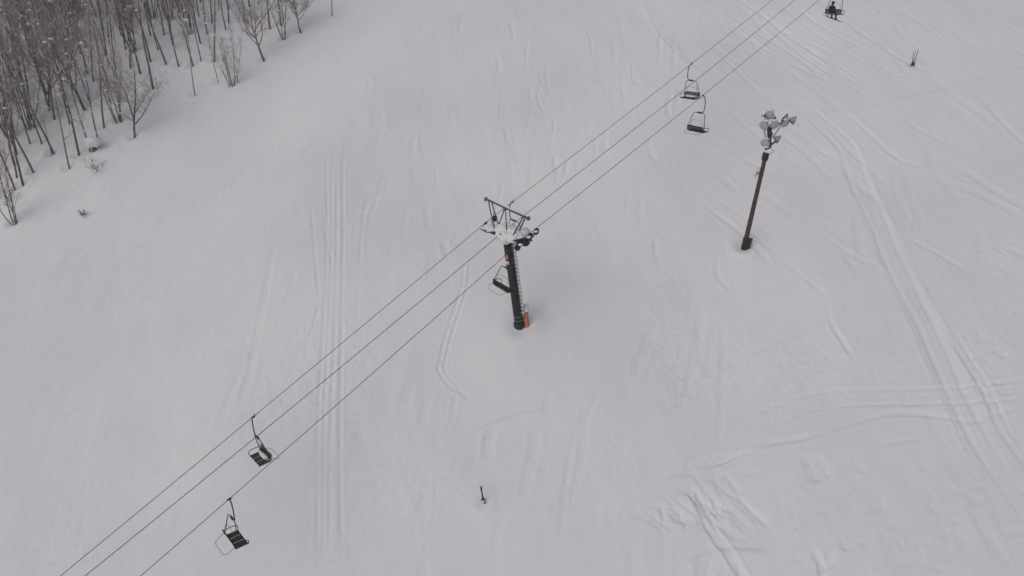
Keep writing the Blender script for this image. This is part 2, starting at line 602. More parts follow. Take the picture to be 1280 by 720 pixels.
track([(1035, 152), (1080, 137), (1125, 125), (1190, 110), (1250, 92)], .4, .07, 'scarp')
track([(898, 315), (896, 340), (905, 355), (912, 362)], .2, .07)
# choppy patches
for (cx, cy, rx, ry, n) in ((1238, 432, 40, 18, 24), (1195, 600, 45, 60, 16), (1235, 318, 35, 12, 9), (1150, 360, 30, 20, 6)):
    for k in range(n):
        x, y = cx + rng.uniform(-rx, rx), cy + rng.uniform(-ry, ry)
        a = rng.uniform(-.9, .9)
        L = rng.uniform(6, 16)
        track([(x, y), (x + L * .5, y + L * .5 * a + rng.uniform(-2, 2)), (x + L, y + L * a)], rng.uniform(.14, .26), rng.uniform(.03, .07), 'cut', .4)
# criss-cross of old tracks up the right-hand side
for k in range(46):
    x, y = rng.uniform(860, 1240), rng.uniform(-20, 300)
    sl = rng.uniform(.45, .95)
    L = rng.uniform(50, 150)
    c = rng.uniform(-12, 12)
    track([(x, y), (x + L * .5, y + L * .5 * sl + c), (x + L, y + L * sl)], rng.uniform(.2, .4), rng.uniform(.02, .06), 'groove', .35)
for k in range(10):
    x, y = rng.uniform(880, 1000), rng.uniform(-15, 40)
    track([(x, y), (x + 60, y + 45 + rng.uniform(-8, 8)), (x + 150, y + 95 + rng.uniform(-14, 14))], .22, .06, 'groove', .3)
for k in range(14):
    x, y = rng.uniform(1040, 1270), rng.uniform(150, 380)
    track([(x, y), (x + rng.uniform(-4, 14), y + 40), (x + rng.uniform(5, 45), y + 90)], rng.uniform(.25, .4), rng.uniform(.02, .045), 'groove', .35)
# faint furrows over the middle and left of the slope
for k in range(60):
    x, y = rng.uniform(420, 860), rng.uniform(20, 300)
    L = rng.uniform(20, 60)
    track([(x, y), (x + rng.uniform(-7, 7), y + L * .5), (x + rng.uniform(-10, 8), y + L)], rng.uniform(.15, .3), rng.uniform(.03, .065), 'groove', .35)
for k in range(34):
    x, y = rng.uniform(20, 420), rng.uniform(210, 640)
    L = rng.uniform(30, 90)
    track([(x, y), (x + L * .5, y - L * .42 + rng.uniform(-5, 5)), (x + L, y - L * .8)], rng.uniform(.25, .5), rng.uniform(.025, .055), 'groove', .35)
for k in range(22):
    x, y = rng.uniform(430, 900), rng.uniform(420, 690)
    L = rng.uniform(30, 80)
    track([(x, y), (x - L * .15 + rng.uniform(-6, 6), y + L * .5), (x - L * .25, y + L)], rng.uniform(.25, .5), rng.uniform(.03, .06), 'groove', .35)
for k in range(22):
    x, y = rng.uniform(960, 1270), rng.uniform(560, 715)
    L = rng.uniform(14, 50)
    track([(x, y), (x + L * .5, y + rng.uniform(-10, 6)), (x + L, y - L * .3)], rng.uniform(.2, .4), rng.uniform(.04, .08), 'groove', .35)
# old bank along the edge of the wood
track([(20, 300), (90, 262), (150, 225), (215, 180), (280, 142), (350, 100), (430, 60)], 1.0, .16, 'ridge')
track([(60, 330), (140, 280), (230, 220), (330, 160), (430, 110)], 1.3, .10, 'ridge')
for k in range(90):                        # hummocks and tree wells under the wood
    x, y = rng.uniform(-5, 300), rng.uniform(0, 240)
    if y < 215 - x * .68:
        track([(x, y), (x + 3, y + 1), (x + 6, y)], rng.uniform(.3, .7), rng.choice((-.16, .16)), 'ridge', .01)
# mound below the tower, hollow above it
for (px, py, rad, h) in ((640, 446, 2.6, .30), (655, 404, 1.0, .12), (930, 322, 1.6, .16), (604, 632, .7, .10), (760, 340, 5, -.12)):
    p = at(px, py)
    D += h * np.exp(-((Xf - p.x) ** 2 + (Yf - p.y) ** 2) / rad ** 2)

WELLS = [(651, 410, .62, .22), (930, 309, .45, .22), (1141, 80.5, .35, .12), (604, 627, .3, .10)]
WELLS += [(q[0], q[1], .42, .20) for q in EDGE]
for (px, py, rad, h) in WELLS:
    p = at(px, py)
    i, j, k = int((p.x - fx0) / STEP), int((p.y - fy0) / STEP), int(rad * 4 / STEP)
    sl_ = (slice(max(0, j - k), j + k), slice(max(0, i - k), i + k))
    d2 = (Xf[sl_] - p.x) ** 2 + (Yf[sl_] - p.y) ** 2
    D[sl_] += -h * np.exp(-d2 / rad ** 2) + .35 * h * np.exp(-((np.sqrt(d2) - 1.9 * rad) / (.7 * rad)) ** 2)

# fade the relief at the rim of the fine part so the sheet stays whole
ex = np.clip(np.minimum(np.arange(x_n), x_n - 1 - np.arange(x_n)) / 12, 0, 1)
ey = np.clip(np.minimum(np.arange(y_n), y_n - 1 - np.arange(y_n)) / 12, 0, 1)
D *= ex[None, :] * ey[:, None]
Zg[y_off:y_off + y_n, x_off:x_off + x_n] += D


def Hs(x, y):
    i, j = (x - fx0) / STEP, (y - fy0) / STEP
    z = float(H0(x, y))
    if 0 <= i < x_n - 1 and 0 <= j < y_n - 1:
        z += float(D[int(j), int(i)])
    return z


def ground(px, py):
    p = at(px, py)
    p.z = Hs(p.x, p.y)
    return p


ny, nx = Xg.shape
me = bpy.data.meshes.new('snow_slope')
nv = nx * ny
me.vertices.add(nv)
me.vertices.foreach_set('co', np.stack([Xg, Yg, Zg], -1).astype(np.float32).ravel())
idx = np.arange(nv).reshape(ny, nx)
quads = np.stack([idx[:-1, :-1], idx[:-1, 1:], idx[1:, 1:], idx[1:, :-1]], -1).reshape(-1, 4)
nq = len(quads)
me.loops.add(nq * 4)
me.loops.foreach_set('vertex_index', quads.astype(np.int32).ravel())
me.polygons.add(nq)
me.polygons.foreach_set('loop_start', np.arange(0, nq * 4, 4, dtype=np.int32))
me.polygons.foreach_set('use_smooth', np.ones(nq, dtype=bool))
me.update(calc_edges=True)
me.validate()
me.materials.append(M_GROUND)
slope = bpy.data.objects.new('snow_slope', me)
COL.objects.link(slope)
tag(slope, 'wide snow covered ski slope crossed by ski tracks', 'ski slope', kind='structure')

# ------------------------------------------------------------------ lift line
AZ = R(47.746)
DV = V((math.sin(AZ), math.cos(AZ), 0))           # uphill along the lift
NV = V((math.cos(AZ), -math.sin(AZ), 0))          # to the right of the lift
C_L, GAUGE = -30.615, 3.6
L_PTS = [(.66, -24.31), (6.05, -22.01), (8.54, -20.96), (13.01, -19.03), (16.08, -17.66), (21.19, -15.43), (22.76, -14.75), (25.52, -13.55), (26.34, -13.16), (28.88, -12.18), (31.99, -11.02), (40.99, -7.58), (49.06, -4.38), (55.93, -1.6)]
R_PTS = [(3.15, -23.28), (4.73, -22.61), (5.47, -22.31), (9.08, -20.75), (13.87, -18.64), (15.47, -17.93), (21.6, -15.2), (24.74, -13.80), (26.45, -13.06), (29.67, -11.85), (30.25, -11.66), (40.35, -7.86), (43.86, -6.48), (56.53, -1.54)]
M_PTS = [(1.42, -23.45), (5.48, -21.84), (7.85, -20.87), (13.7, -18.5), (15.0, -17.91), (21.6, -15.2), (25.34, -13.58), (27.19, -12.89), (29.7, -11.96), (30.16, -11.75), (41.45, -7.42), (46.47, -5.46), (56.14, -1.57)]


def span_fit(pts):
    s = np.array([p[0] for p in pts]); z = np.array([p[1] for p in pts]) + CAMZ
    sp = 25.7
    lo, hi = s < sp + .3, s > sp - .6
    a = np.polyfit(s[lo], z[lo], 2)
    b = np.polyfit(s[hi], z[hi], 2)

    def f(q):
        if q < sp - 1:
            return float(np.polyval(a, q))
        if q > sp + 1:
            return float(np.polyval(b, q))
        t = (q - sp + 1) / 2
        t = t * t * (3 - 2 * t)
        return float((1 - t) * np.polyval(a, q) + t * np.polyval(b, q))
    return f


zL, zR, zM = span_fit(L_PTS), span_fit(R_PTS), span_fit(M_PTS)


def lift(cc, f, s):
    p = NV * cc + DV * s
    return V((p.x, p.y, f(s)))


def rope(name, cc, f, rad, m, label, cat):
    pts = [lift(cc, f, -45 + q * 1.0) for q in range(171)]
    b = MB()
    b.tube(pts, rad, 8)
    o = b.build(name, m)
    tag(o, label, cat)
    return o


rope('haul_rope', C_L, zL, .0155, M_ROPE, 'steel haul rope carrying the descending empty chairs on the far left side of the lift', 'cable')
rope('haul_rope', C_L + GAUGE, zR, .0155, M_ROPE, 'steel haul rope carrying the ascending chairs on the near right side of the lift', 'cable')
rope('signal_cable', C_L + GAUGE / 2, zM, .0165, M_CABLE, 'thin black cable without chairs running between the two haul ropes', 'cable')

# ------------------------------------------------------------------ chairs
SEAT_Z = -2.40
XO = -.13                                          # the seat hangs a little towards the middle of the lift


def make_chair(label):
    """local: origin at the rope, +Y the way the chair faces, +X its right; arm bows to +X for the uphill side"""
    t = empty('chairlift_chair', (0, 0, 0), label, 'lift chair', 'chairs hanging on the two haul ropes')
    b = MB()
    b.box((0, 0, -.01), (.075, .20, .085), bev=.02)
    b.tube([(.02, -.08, .03), (.10, -.12, .08), (.17, -.14, .07)], .018, 6)
    b.build('grip', M_STEEL, t)
    b = MB()
    b.tube(smooth_path([(.02, 0, -.02), (.12, 0, -.08), (.22, 0, -.26), (.25, 0, -.58), (.24, 0, -.92), (.17, 0, -1.09), (.04, 0, -1.15), (-.16, 0, -1.15)], 4), .030, 8)
    b.build('hanger_arm', M_CHAIR, t)
    b = MB()
    b.box((-.02, 0, -1.17), (.26, .10, .12), bev=.03)
    b.build('hub', M_CHAIR, t)
    # bail: rounded trapezoid hanging from the hub to the back corners of the seat
    b = MB()
    side = []
    for sx in (-1, 1):
        side.append([(sx * .30, 0, -1.19), (sx * .42, -.02, -1.23), (sx * .47, -.04, -1.33), (sx * .56, -.12, -1.72), (sx * .645, -.21, -2.11), (sx * .66, -.24, -2.28), (sx * .61, -.22, -2.43)])
    path = side[0][::-1] + [(0, 0, -1.19)] + side[1]
    b.tube(smooth_path(path, 3), .023, 8)
    b.build('bail_frame', M_CHAIR, t)
    # seat: slats on a frame
    s = MB()
    for k in range(6):
        for q in (-1, 0, 1):
            s.box((q * .402, -.17 + k * .088, SEAT_Z - .004 * k), (.36, .080, .030), bev=.008)
    seat = s.build('seat', M_SEAT, t)
    b = MB()
    for sx in (-1, 1):
        b.tube([(sx * .58, -.22, SEAT_Z - .04), (sx * .58, .30, SEAT_Z - .05), (sx * .57, .36, SEAT_Z - .08)], .020, 6)
    b.tube([(-.58, .32, SEAT_Z - .055), (.58, .32, SEAT_Z - .055)], .022, 6)
    b.tube([(-.61, -.22, SEAT_Z - .035), (.61, -.22, SEAT_Z - .035)], .024, 6)
    b.build('seat_frame', M_CHAIR, seat)
    # backrest
    M = Matrix.Rotation(R(12), 3, 'X')
    s = MB()
    for k in range(3):
        s.box(M @ V((0, 0, .06 + k * .105)) + V((0, -.24, SEAT_Z + .02)), (1.22, .028, .088), M, .008)
    bk = s.build('backrest', M_SEAT, t)
    b = MB()
    b.tube([V((-.64, -.27, SEAT_Z + .03)), M @ V((-.63, 0, .36)) + V((0, -.26, SEAT_Z))], .020, 6)
    b.tube([V((.64, -.27, SEAT_Z + .03)), M @ V((.63, 0, .36)) + V((0, -.26, SEAT_Z))], .020, 6)
    b.tube([M @ V((-.64, 0, .36)) + V((0, -.26, SEAT_Z)), M @ V((.64, 0, .36)) + V((0, -.26, SEAT_Z))], .024, 6)
    b.build('back_rail', M_CHAIR, bk)
    for sx in (-1, 1):
        b = MB()
        b.tube(smooth_path([(sx * .65, -.27, SEAT_Z + .24), (sx * .66, 0, SEAT_Z + .26), (sx * .65, .28, SEAT_Z + .22), (sx * .63, .36, SEAT_Z + .10), (sx * .59, .33, SEAT_Z - .04)], 4), .021, 7)
        b.build('armrest', M_CHAIR, t)
    # safety bar tipped up behind the backrest
    b = MB()
    ring = smooth_path([(-.62, -.26, SEAT_Z + .12), (-.64, -.44, SEAT_Z + .05), (-.60, -.66, SEAT_Z - .05), (-.46, -.78, SEAT_Z - .10), (0, -.79, SEAT_Z - .10), (.46, -.78, SEAT_Z - .10), (.60, -.66, SEAT_Z - .05), (.64, -.44, SEAT_Z + .05), (.62, -.26, SEAT_Z + .12)], 4)
    b.tube(ring, .0115, 6)
    b.tube([(-.50, -.20, SEAT_Z + .30), (-.40, -.17, SEAT_Z + .70), (-.36, -.16, SEAT_Z + .74), (.36, -.16, SEAT_Z + .74), (.40, -.17, SEAT_Z + .70), (.50, -.20, SEAT_Z + .30)], .0105, 6)
    b.build('safety_bar', M_BAR, t)
    for ch in t.children:
        if ch.name.split('.')[0] not in ('grip', 'hanger_arm'):
            ch.data.transform(Matrix.Translation((XO, 0, 0)))
            for g in ch.children:
                g.data.transform(Matrix.Translation((XO, 0, 0)))
    return t


def snow_on_seat(chair, seed, rx=.5):
    s = MB()
    s.blob((XO, -.15, SEAT_Z + .06), (rx, .12, .09), seed, .25, 3)
    return s.build('snow_strip', M_SNOW, chair)


up = make_chair('empty chair on the near rope at the lower left, its thin bar loop tipped back')
rot_up, rot_dn = -AZ, math.pi - AZ
S_R = [7.27, 24.50, 41.95, 59.80]
S_L = [10.14, 27.85, 45.62]
C_R = C_L + GAUGE
up.location = lift(C_R, zR, S_R[0]); up.rotation_euler = (0, 0, rot_up)
near = copy_tree(up, lift(C_R, zR, S_R[1]), rot_up, label='empty chair hanging directly in front of the black lift tower')
near.rotation_euler = (R(-6), R(6), rot_up)           # still swinging from the sheaves
up2 = copy_tree(up, lift(C_R, zR, S_R[2]), rot_up, label='empty chair on the near rope uphill, just below another empty chair')
rider_chair = copy_tree(up, lift(C_R, zR, S_R[3]), rot_up, label='lift chair carrying a seated snowboarder at the top edge')
dn = make_chair('empty chair on the far rope at the lower left, seat towards the viewer')
dn.location = lift(C_L, zL, S_L[0]); dn.rotation_euler = (0, 0, rot_dn)
snow_on_seat(dn, 3)
copy_tree(dn, lift(C_L, zL, S_L[1]), rot_dn, label='empty chair half hidden behind the steel frame on the tower head')
copy_tree(dn, lift(C_L, zL, S_L[2]), rot_dn, label='empty chair on the far rope uphill, hanging just above another empty chair')


up2.rotation_euler = (R(1.5), R(1.0), rot_up)
up.rotation_euler = (R(-1.5), R(-1.2), rot_up)
dn.rotation_euler = (R(1.0), R(1.5), rot_dn)


# ------------------------------------------------------------------ rider and board
def skin_mesh(name, verts, edges, radii, root=0, sub=2):
    me = bpy.data.meshes.new(name)
    me.from_pydata([tuple(v) for v in verts], edges, [])
    ob = bpy.data.objects.new(name, me)
    COL.objects.link(ob)
    sk = ob.modifiers.new('skin', 'SKIN')
    sk.use_smooth_shade = True
    for i, r in enumerate(radii):
        d = me.skin_vertices[0].data[i]
        d.radius = r if hasattr(r, '__len__') else (r, r)
        d.use_root = (i == root)
    sm = ob.modifiers.new('sub', 'SUBSURF')
    sm.levels = sub
    sm.render_levels = sub
    dg = bpy.context.evaluated_depsgraph_get()
    dg.update()
    new = bpy.data.meshes.new_from_object(ob.evaluated_get(dg))
    bpy.data.objects.remove(ob)
    new.name = name
    new.polygons.foreach_set('use_smooth', [True] * len(new.polygons))
    return new


sz = SEAT_Z + .02
pv = [(0, -.02, sz + .13), (0, -.06, sz + .30), (0, -.07, sz + .46), (0, -.03, sz + .58), (0, 0, sz + .68), (0, .02, sz + .78), (0, .01, sz + .86),   # 0-6 spine, neck, head
      (-.10, .04, sz + .10), (-.14, .42, sz + .09), (-.16, .50, sz - .18), (-.16, .50, sz - .30), (-.16, .60, sz - .32),          # left leg 7-11
      (.10, .04, sz + .10), (.14, .42, sz + .09), (.20, .50, sz - .24), (.20, .50, sz - .38), (.20, .60, sz - .40),               # right leg 12-16
      (-.18, -.04, sz + .50), (-.25, .06, sz + .27), (-.14, .27, sz + .19), (-.10, .33, sz + .17),                                 # left arm 17-20
      (.18, -.04, sz + .50), (.25, .06, sz + .27), (.14, .27, sz + .19), (.10, .33, sz + .17)]
pe = [(0, 1), (1, 2), (2, 3), (3, 4), (4, 5), (5, 6), (0, 7), (7, 8), (8, 9), (9, 10), (10, 11), (0, 12), (12, 13), (13, 14), (14, 15), (15, 16), (2, 17), (17, 18), (18, 19), (19, 20), (2, 21), (21, 22), (22, 23), (23, 24)]
pr = [(.17, .14), (.17, .14), (.17, .13), (.07, .07), (.085, .09), (.10, .115), (.07, .08),
      .10, .085, .065, .07, .05, .10, .085, .065, .07, .05, .085, .065, .05, .045, .085, .065, .05, .045]
pm = skin_mesh('person', pv, pe, pr)
pm.materials.append(M_CLOTH)
pers = bpy.data.objects.new('person', pm)
COL.objects.link(pers)
pers.location = rider_chair.matrix_basis @ V((XO - .27, .03, .0))
pers.rotation_euler = (0, 0, rot_up)
tag(pers, 'person in dark outerwear and helmet seated on a lift chair, back to the viewer', 'person')
b = MB()
b.blob((0, .015, sz + .81), (.125, .14, .125), 2, .03, 3)
b.build('helmet', M_CLOTH2, pers)
b = MB()
b.blob((0, .115, sz + .75), (.07, .05, .06), 2, .03, 2)
b.build('face', M_SKIN, pers)
for sx, yy, zz in ((-.16, .55, sz - .34), (.20, .55, sz - .43)):
    b = MB()
    b.box((sx, yy, zz), (.13, .30, .10), bev=.03)
    b.build('boot', M_CLOTH2, pers)
b = MB()
prof = []
bv, bf = [], []
NB = 22
for i in range(NB + 1):
    u = -0.78 + 1.56 * i / NB
    w = .145 - .02 * math.cos(u * 2.2)
    e = min(1., (.78 - abs(u)) / .16)
    w *= math.sqrt(max(0.0, 1 - (1 - e) ** 2)) if e < 1 else 1
    w = max(w, .012)
    zz = .10 * max(0, abs(u) - .60) / .18
    for (yy, dz) in ((-w, 0), (w, 0), (w, .014), (-w, .014)):
        bv.append((u, yy, zz * zz * 6 + dz))
for i in range(NB):
    for j in range(4):
        bf.append((i * 4 + j, i * 4 + (j + 1) % 4, (i + 1) * 4 + (j + 1) % 4, (i + 1) * 4 + j))
bf += [(3, 2, 1, 0), tuple(NB * 4 + j for j in range(4))]
b.add(bv, bf, False)
board = b.build('snowboard', M_BOARD)
board.location = pers.matrix_basis @ V((.06, .55, sz - .465))
board.rotation_euler = (0, R(15), rot_up - R(8))
tag(board, 'dark snowboard strapped under the boots of the person on the lift chair', 'snowboard')
b = MB()
for u in (-.22, .15):
    b.box((u, 0, .034), (.14, .24, .035), bev=.01)
b.build('binding', M_CHAIR, board)

# ------------------------------------------------------------------ lift tower
TB = V((BASE[0], BASE[1], 0))
C0 = lift(C_L + GAUGE / 2, zM, 25.75)             # middle of the crossarm, rope height
TOP = V((0, 0, 0)) + C0 + V((0, 0, -.50)) + NV * .05
tower = empty('lift_tower', TB, 'black tubular chairlift tower with snow heaped on its head', 'lift tower')


def W(p):                                          # world to tower
    return V(p) - TB


def hd(x, y, z):                                   # head coordinates: right, uphill, up from the rope height
    return W(C0 + NV * x + DV * y + V((0, 0, z)))


axis = (TOP - TB)
b = MB()
b.tube([V((0, 0, 0)) - axis.normalized() * .8, axis * .02, axis * .5, axis * 1.0], [.30, .29, .285, .28], 28)
col = b.build('column', M_TOWER, tower)
b = MB()
b.lathe([(.34, 0), (.345, .03), (.345, .42), (.335, .46)], V((0, 0, -.1)), axis, 28)
b.build('base_collar', M_STEEL, tower)
b = MB()
for q in (.34, .62):
    b.lathe([(.296, 0), (.305, .01), (.305, .05), (.296, .06)], axis.normalized() * (q + .25), axis, 28)
b.build('strap', M_STRAP, tower)
for q in (.18, .86):
    pass
# flange near the top
b = MB()
b.lathe([(.30, 0), (.35, .02), (.35, .08), (.30, .10)], axis * .945, axis, 28)
b.build('flange', M_TOWER, tower)
# ladder on the right of the column
lad = MB()
u_ax = axis.normalized()
side = (V((.93, -.36, 0)) - u_ax * V((.93, -.36, 0)).dot(u_ax)).normalized()
tang = u_ax.cross(side).normalized()
tx = (V((1, 0, 0)) - u_ax * u_ax.x).normalized()
for s_ in (-1, 1):
    o = side * .325 + tang * .17 * s_
    lad.tube([o + u_ax * .95, o + axis * 1.02], .024, 6)
nr = int((axis.length - 1.0) / .28)
for k in range(nr):
    c = side * .325 + u_ax * (1.1 + k * .28)
    lad.tube([c - tang * .17, c + tang * .17], .016, 6)
    if k % 5 == 0:
        for s_ in (-1, 1):
            lad.tube([c + tang * .17 * s_, side * .27 + tang * .10 * s_ + u_ax * (1.1 + k * .28)], .014, 6)
ladder = lad.build('ladder', M_GALV, tower)
sn = MB()
for k in range(nr):
    c = side * .335 + u_ax * (1.1 + k * .28) + V((0, 0, .055))
    sn.blob(c, (.15, .15, .075), k, .3, 2)
sn.build('snow_on_rungs', M_SNOW, ladder)
# sign plates on the downhill-left face
fd = V((-.62, -.78, 0))
fd = (fd - u_ax * fd.dot(u_ax)).normalized()
ft = u_ax.cross(fd).normalized()
Mf = Matrix((ft, fd, u_ax)).transposed()
b = MB()
b.box(fd * .315 + axis * .815, (.26, .02, .30), Mf, .006)
b.build('sign_plate', M_SIGNRED, tower)
b = MB()
b.box(fd * .315 + axis * .765 - u_ax * .06 + ft * .03, (.24, .02, .22), Mf, .006)
b.build('sign_plate', M_SIGN, tower)
# head: crossarm, platform, sheave trains, lifting frame
b = MB()
Mh = Matrix((NV, DV, V((0, 0, 1)))).transposed()
b.box(hd(0, 0, -.46), (3.5, .30, .26), Mh, .02)
for sx in (-1, 1):
    b.box(hd(sx * 1.62, 0, -.38), (.22, .5, .30), Mh, .02)
b.build('crossarm', M_TOWER, tower)
b = MB()
for sx, x0, x1 in ((-1, -1.55, -.55), (1, .45, 1.35)):
    b.box(hd((x0 + x1) / 2, -.02, -.30), (abs(x1 - x0), .9, .04), Mh)
    for yy in (-.45, .42):
        b.tube([hd(x0, yy, -.28), hd(x1, yy, -.28)], .022, 6)
b.tube([hd(-1.75, -.55, -.32), hd(-1.15, -.62, -.34), hd(-.72, -.62, -.26), hd(-.4, -.6, -.15)], .03, 6)
b.tube([hd(-.2, -.62, -.15), hd(.1, -.62, -.12), hd(.38, -.6, -.2), hd(.40, -.55, -.5)], .035, 6)
b.build('work_platform', M_STEEL, tower)


def sheaves(sx):
    x = sx * GAUGE / 2
    f = zL if sx < 0 else zR
    cc = C_L if sx < 0 else C_R
    b = MB()
    P = lambda s, dz, o=0.: W(lift(cc, f, s) + V((0, 0, dz)) + NV * o)
    ss = (25.72, 26.38) if sx < 0 else (24.98, 25.46, 25.94, 26.42)
    for o in (-.075, .075):
        b.tube([P(ss[0], -.20, o), P(25.75, -.33, o), P(26.0, -.33, o), P(ss[-1], -.20, o)], .03, 6)
    b.tube([P(25.85, -.34, -.22), P(25.85, -.34, .22)], .06, 8)
    tr = b.build('sheave_train', M_STEEL, tower)
    for s in ss:
        w = MB()
        w.lathe([(.05, -.055), (.185, -.055), (.205, -.035), (.175, -.015), (.175, .015), (.205, .035), (.185, .055), (.05, .055)], P(s, -.195), NV, 20)
        w.build('sheave', M_RUBBER, tr)
    return tr


sheaves(-1)
sheaves(1)
b = MB()
TOPZ = 1.27
TILT = -.085                                         # the frame hangs lower on the near side
Mt = Mh @ Matrix.Rotation(-math.atan(TILT), 3, 'Y')
b.box(hd(0, 0, TOPZ), (3.62, .13, .12), Mt, .015)
for sx in (-1, 1):
    b.box(hd(sx * 1.84, 0, TOPZ - .02 + TILT * 1.84 * sx), (.10, .20, .22), Mh, .02)
    for yy in (-.09, .13):
        b.tube([hd(sx * 1.50, yy, TOPZ - .04 + TILT * 1.5 * sx), hd(sx * .70, yy * 1.8 - .12, -.36)], .044, 6)
b.tube([hd(-.15, 0, TOPZ - .04), hd(-.60, -.30, -.30)], .038, 6)
b.tube([hd(-.10, 0, TOPZ - .04), hd(.42, -.34, -.30)], .038, 6)
b.box(hd(-.13, 0, TOPZ - .07), (.20, .16, .16), Mh, .02)
b.tube([hd(-1.28, .13, .74), hd(-1.1, -.09, .42)], .018, 5)
frame = b.build('lifting_frame', M_GALV, tower)
sn = MB()
sn.blob(hd(-.02, .12, -.12), (.66, .56, .38), 1, .34, 4, Mh, 2.2)
sn.blob(hd(-.46, .05, -.16), (.44, .46, .28), 2, .34, 4, Mh, 2.4)
sn.blob(hd(.46, .10, -.14), (.50, .50, .33), 3, .34, 4, Mh, 2.4)
sn.blob(hd(.92, .14, -.12), (.42, .46, .27), 4, .34, 4, Mh, 2.4)
sn.blob(hd(1.10, .42, -.02), (.30, .30, .26), 14, .34, 3, Mh, 2.4)
sn.blob(hd(-1.02, -.02, -.24), (.46, .50, .18), 5, .34, 4, Mh, 2.4)
sn.blob(hd(-1.50, -.05, -.26), (.34, .44, .17), 6, .34, 4, Mh, 2.4)
sn.blob(hd(-.02, -.50, -.30), (.36, .22, .30), 7, .25, 3, Mh)
sn.blob(hd(.34, -.42, -.36), (.36, .28, .40), 8, .25, 3, Mh)
sn.blob(hd(.78, -.30, -.30), (.36, .26, .28), 18, .25, 3, Mh)
sn.build('snow_heap', M_SNOW, tower)
sn = MB()
sn.blob(hd(0, 0, TOPZ + .07), (1.7, .05, .035), 11, .4, 4, Mt, 4.)
sn.build('snow_ridge', M_SNOW, frame)
for s in (25.1, 25.75, 26.3):
    sn = MB()
    sn.blob(W(lift(C_R, zR, s) + V((0, 0, -.10)) + NV * .08), (.14, .14, .07), int(s * 3), .3, 2)
    sn.build('snow_dusting', M_SNOW, tower)
sn = MB()
sn.blob(W(lift(C_L, zL, 25.9) + V((0, 0, -.12)) + NV * .2), (.22, .26, .12), 5, .3, 2)
sn.build('snow_dusting', M_SNOW, tower)

# orange mat tied to the foot of the tower
mp = TB + V((.44, .02, .0))
mp.z = Hs(mp.x, mp.y)
pad = empty('safety_mat', mp, 'small faded orange padded mat leaning on the foot of the black lift tower', 'safety mat')
b = MB()
vs, fs = [], []
NA, NZ = 10, 12
for k in range(NZ + 1):
    h = -.15 + 1.12 * k / NZ
    wv = .155 + .03 * math.sin(k * 1.3) - (.05 if k > NZ - 2 else 0)
    for a in range(NA):
        an = 2 * math.pi * a / NA
        c, s_ = math.cos(an), math.sin(an)
        vs.append((wv * math.copysign(abs(c) ** .6, c) - h * .08 + .02 * math.sin(k * .9), .30 * math.copysign(abs(s_) ** .6, s_), h))
for k in range(NZ):
    for a in range(NA):
        fs.append((k * NA + a, k * NA + (a + 1) % NA, (k + 1) * NA + (a + 1) % NA, (k + 1) * NA + a))
fs += [tuple(range(NA - 1, -1, -1)), tuple(NZ * NA + a for a in range(NA))]
b.add(vs, fs)
b.build('padding', M_ORANGE, pad)
b = MB()
b.blob((-.06, .0, 1.05), (.20, .28, .22), 4, .3, 3)
b.blob((-.04, .0, 1.28), (.13, .16, .17), 5, .3, 3)
b.build('snow_cap', M_SNOW, pad)

# ------------------------------------------------------------------ floodlight mast
PB = ground(930, 309)
PAX = V((0.02, -.19, 1)).normalized()
mast = empty('floodlight_mast', PB, 'rusty red steel mast topped by a cluster of snow capped floodlights', 'floodlight mast')


def mp_at(px, py):
    """point on the mast plane (facing the valley) seen in a direction of the photograph"""
    r = ray(px, py)
    o = V((0, 0, CAMZ))
    n = V((0, 1, .19)).normalized()
    t = (PB - o).dot(n) / r.dot(n)
    return o + r * t - PB


ptop = mp_at(958.5, 188)
ax = ptop.normalized()
Lp = ptop.length
b = MB()
b.tube([-ax * .8, ax * .2, ax * Lp * .5, ax * (Lp + 1.15)], [.165, .16, .14, .12], 16)
b.build('pole', M_RED, mast)
b = MB()
b.lathe([(.18, 0), (.195, .02), (.195, .95), (.18, .98)], -ax * .1, ax, 16)
b.build('base_sleeve', M_DARKRED, mast)
b = MB()
b.lathe([(.17, 0), (.20, .02), (.20, .42), (.17, .45)], ax * (Lp - .62), ax, 16)
b.build('top_sleeve', M_DARKRED, mast)
bx = MB()
bx.box(V((.30, -.06, .40)), (.20, .26, .85), Matrix.Rotation(R(8), 3, 'Y'), .03)
bx.build('base_cabinet', M_GREEN, mast)
b = MB()
b.blob(V((.34, -.06, .92)), (.20, .20, .12), 2, .3, 3)
b.blob(V((.16, -.2, 1.0)), (.14, .08, .07), 7, .3, 2)
b.build('snow_cap', M_SNOW, mast)
# switch box with snow at two thirds of the height
c = mp_at(945.5, 215)
b = MB()
b.box(c, (.26, .30, .34), None, .03)
b.tube([c + V((.05, 0, .1)), ax * (c.dot(ax) + .12)], .03, 6)
b.tube([c + V((.05, 0, -.1)), ax * (c.dot(ax) - .10)], .03, 6)
b.tube([c + V((-.05, -.1, -.2)), c + V((-.05, -.1, -.42))], .02, 6)
b.build('switch_box', M_LAMP, mast)
b = MB()
b.blob(c + V((-.02, -.03, .17)), (.22, .22, .14), 3, .3, 3)
b.blob(c + V((-.1, -.06, -.06)), (.12, .14, .14), 8, .3, 2)
b.build('snow_cap', M_SNOW, mast)
# snow lump on the sleeve
b = MB()
b.blob(mp_at(961.5, 188.5) + V((0, -.08, .0)), (.26, .24, .15), 9, .3, 3)
b.blob(mp_at(958, 184) + V((0, -.02, .05)), (.18, .18, .11), 19, .3, 3)
b.build('snow_lump', M_SNOW, mast)
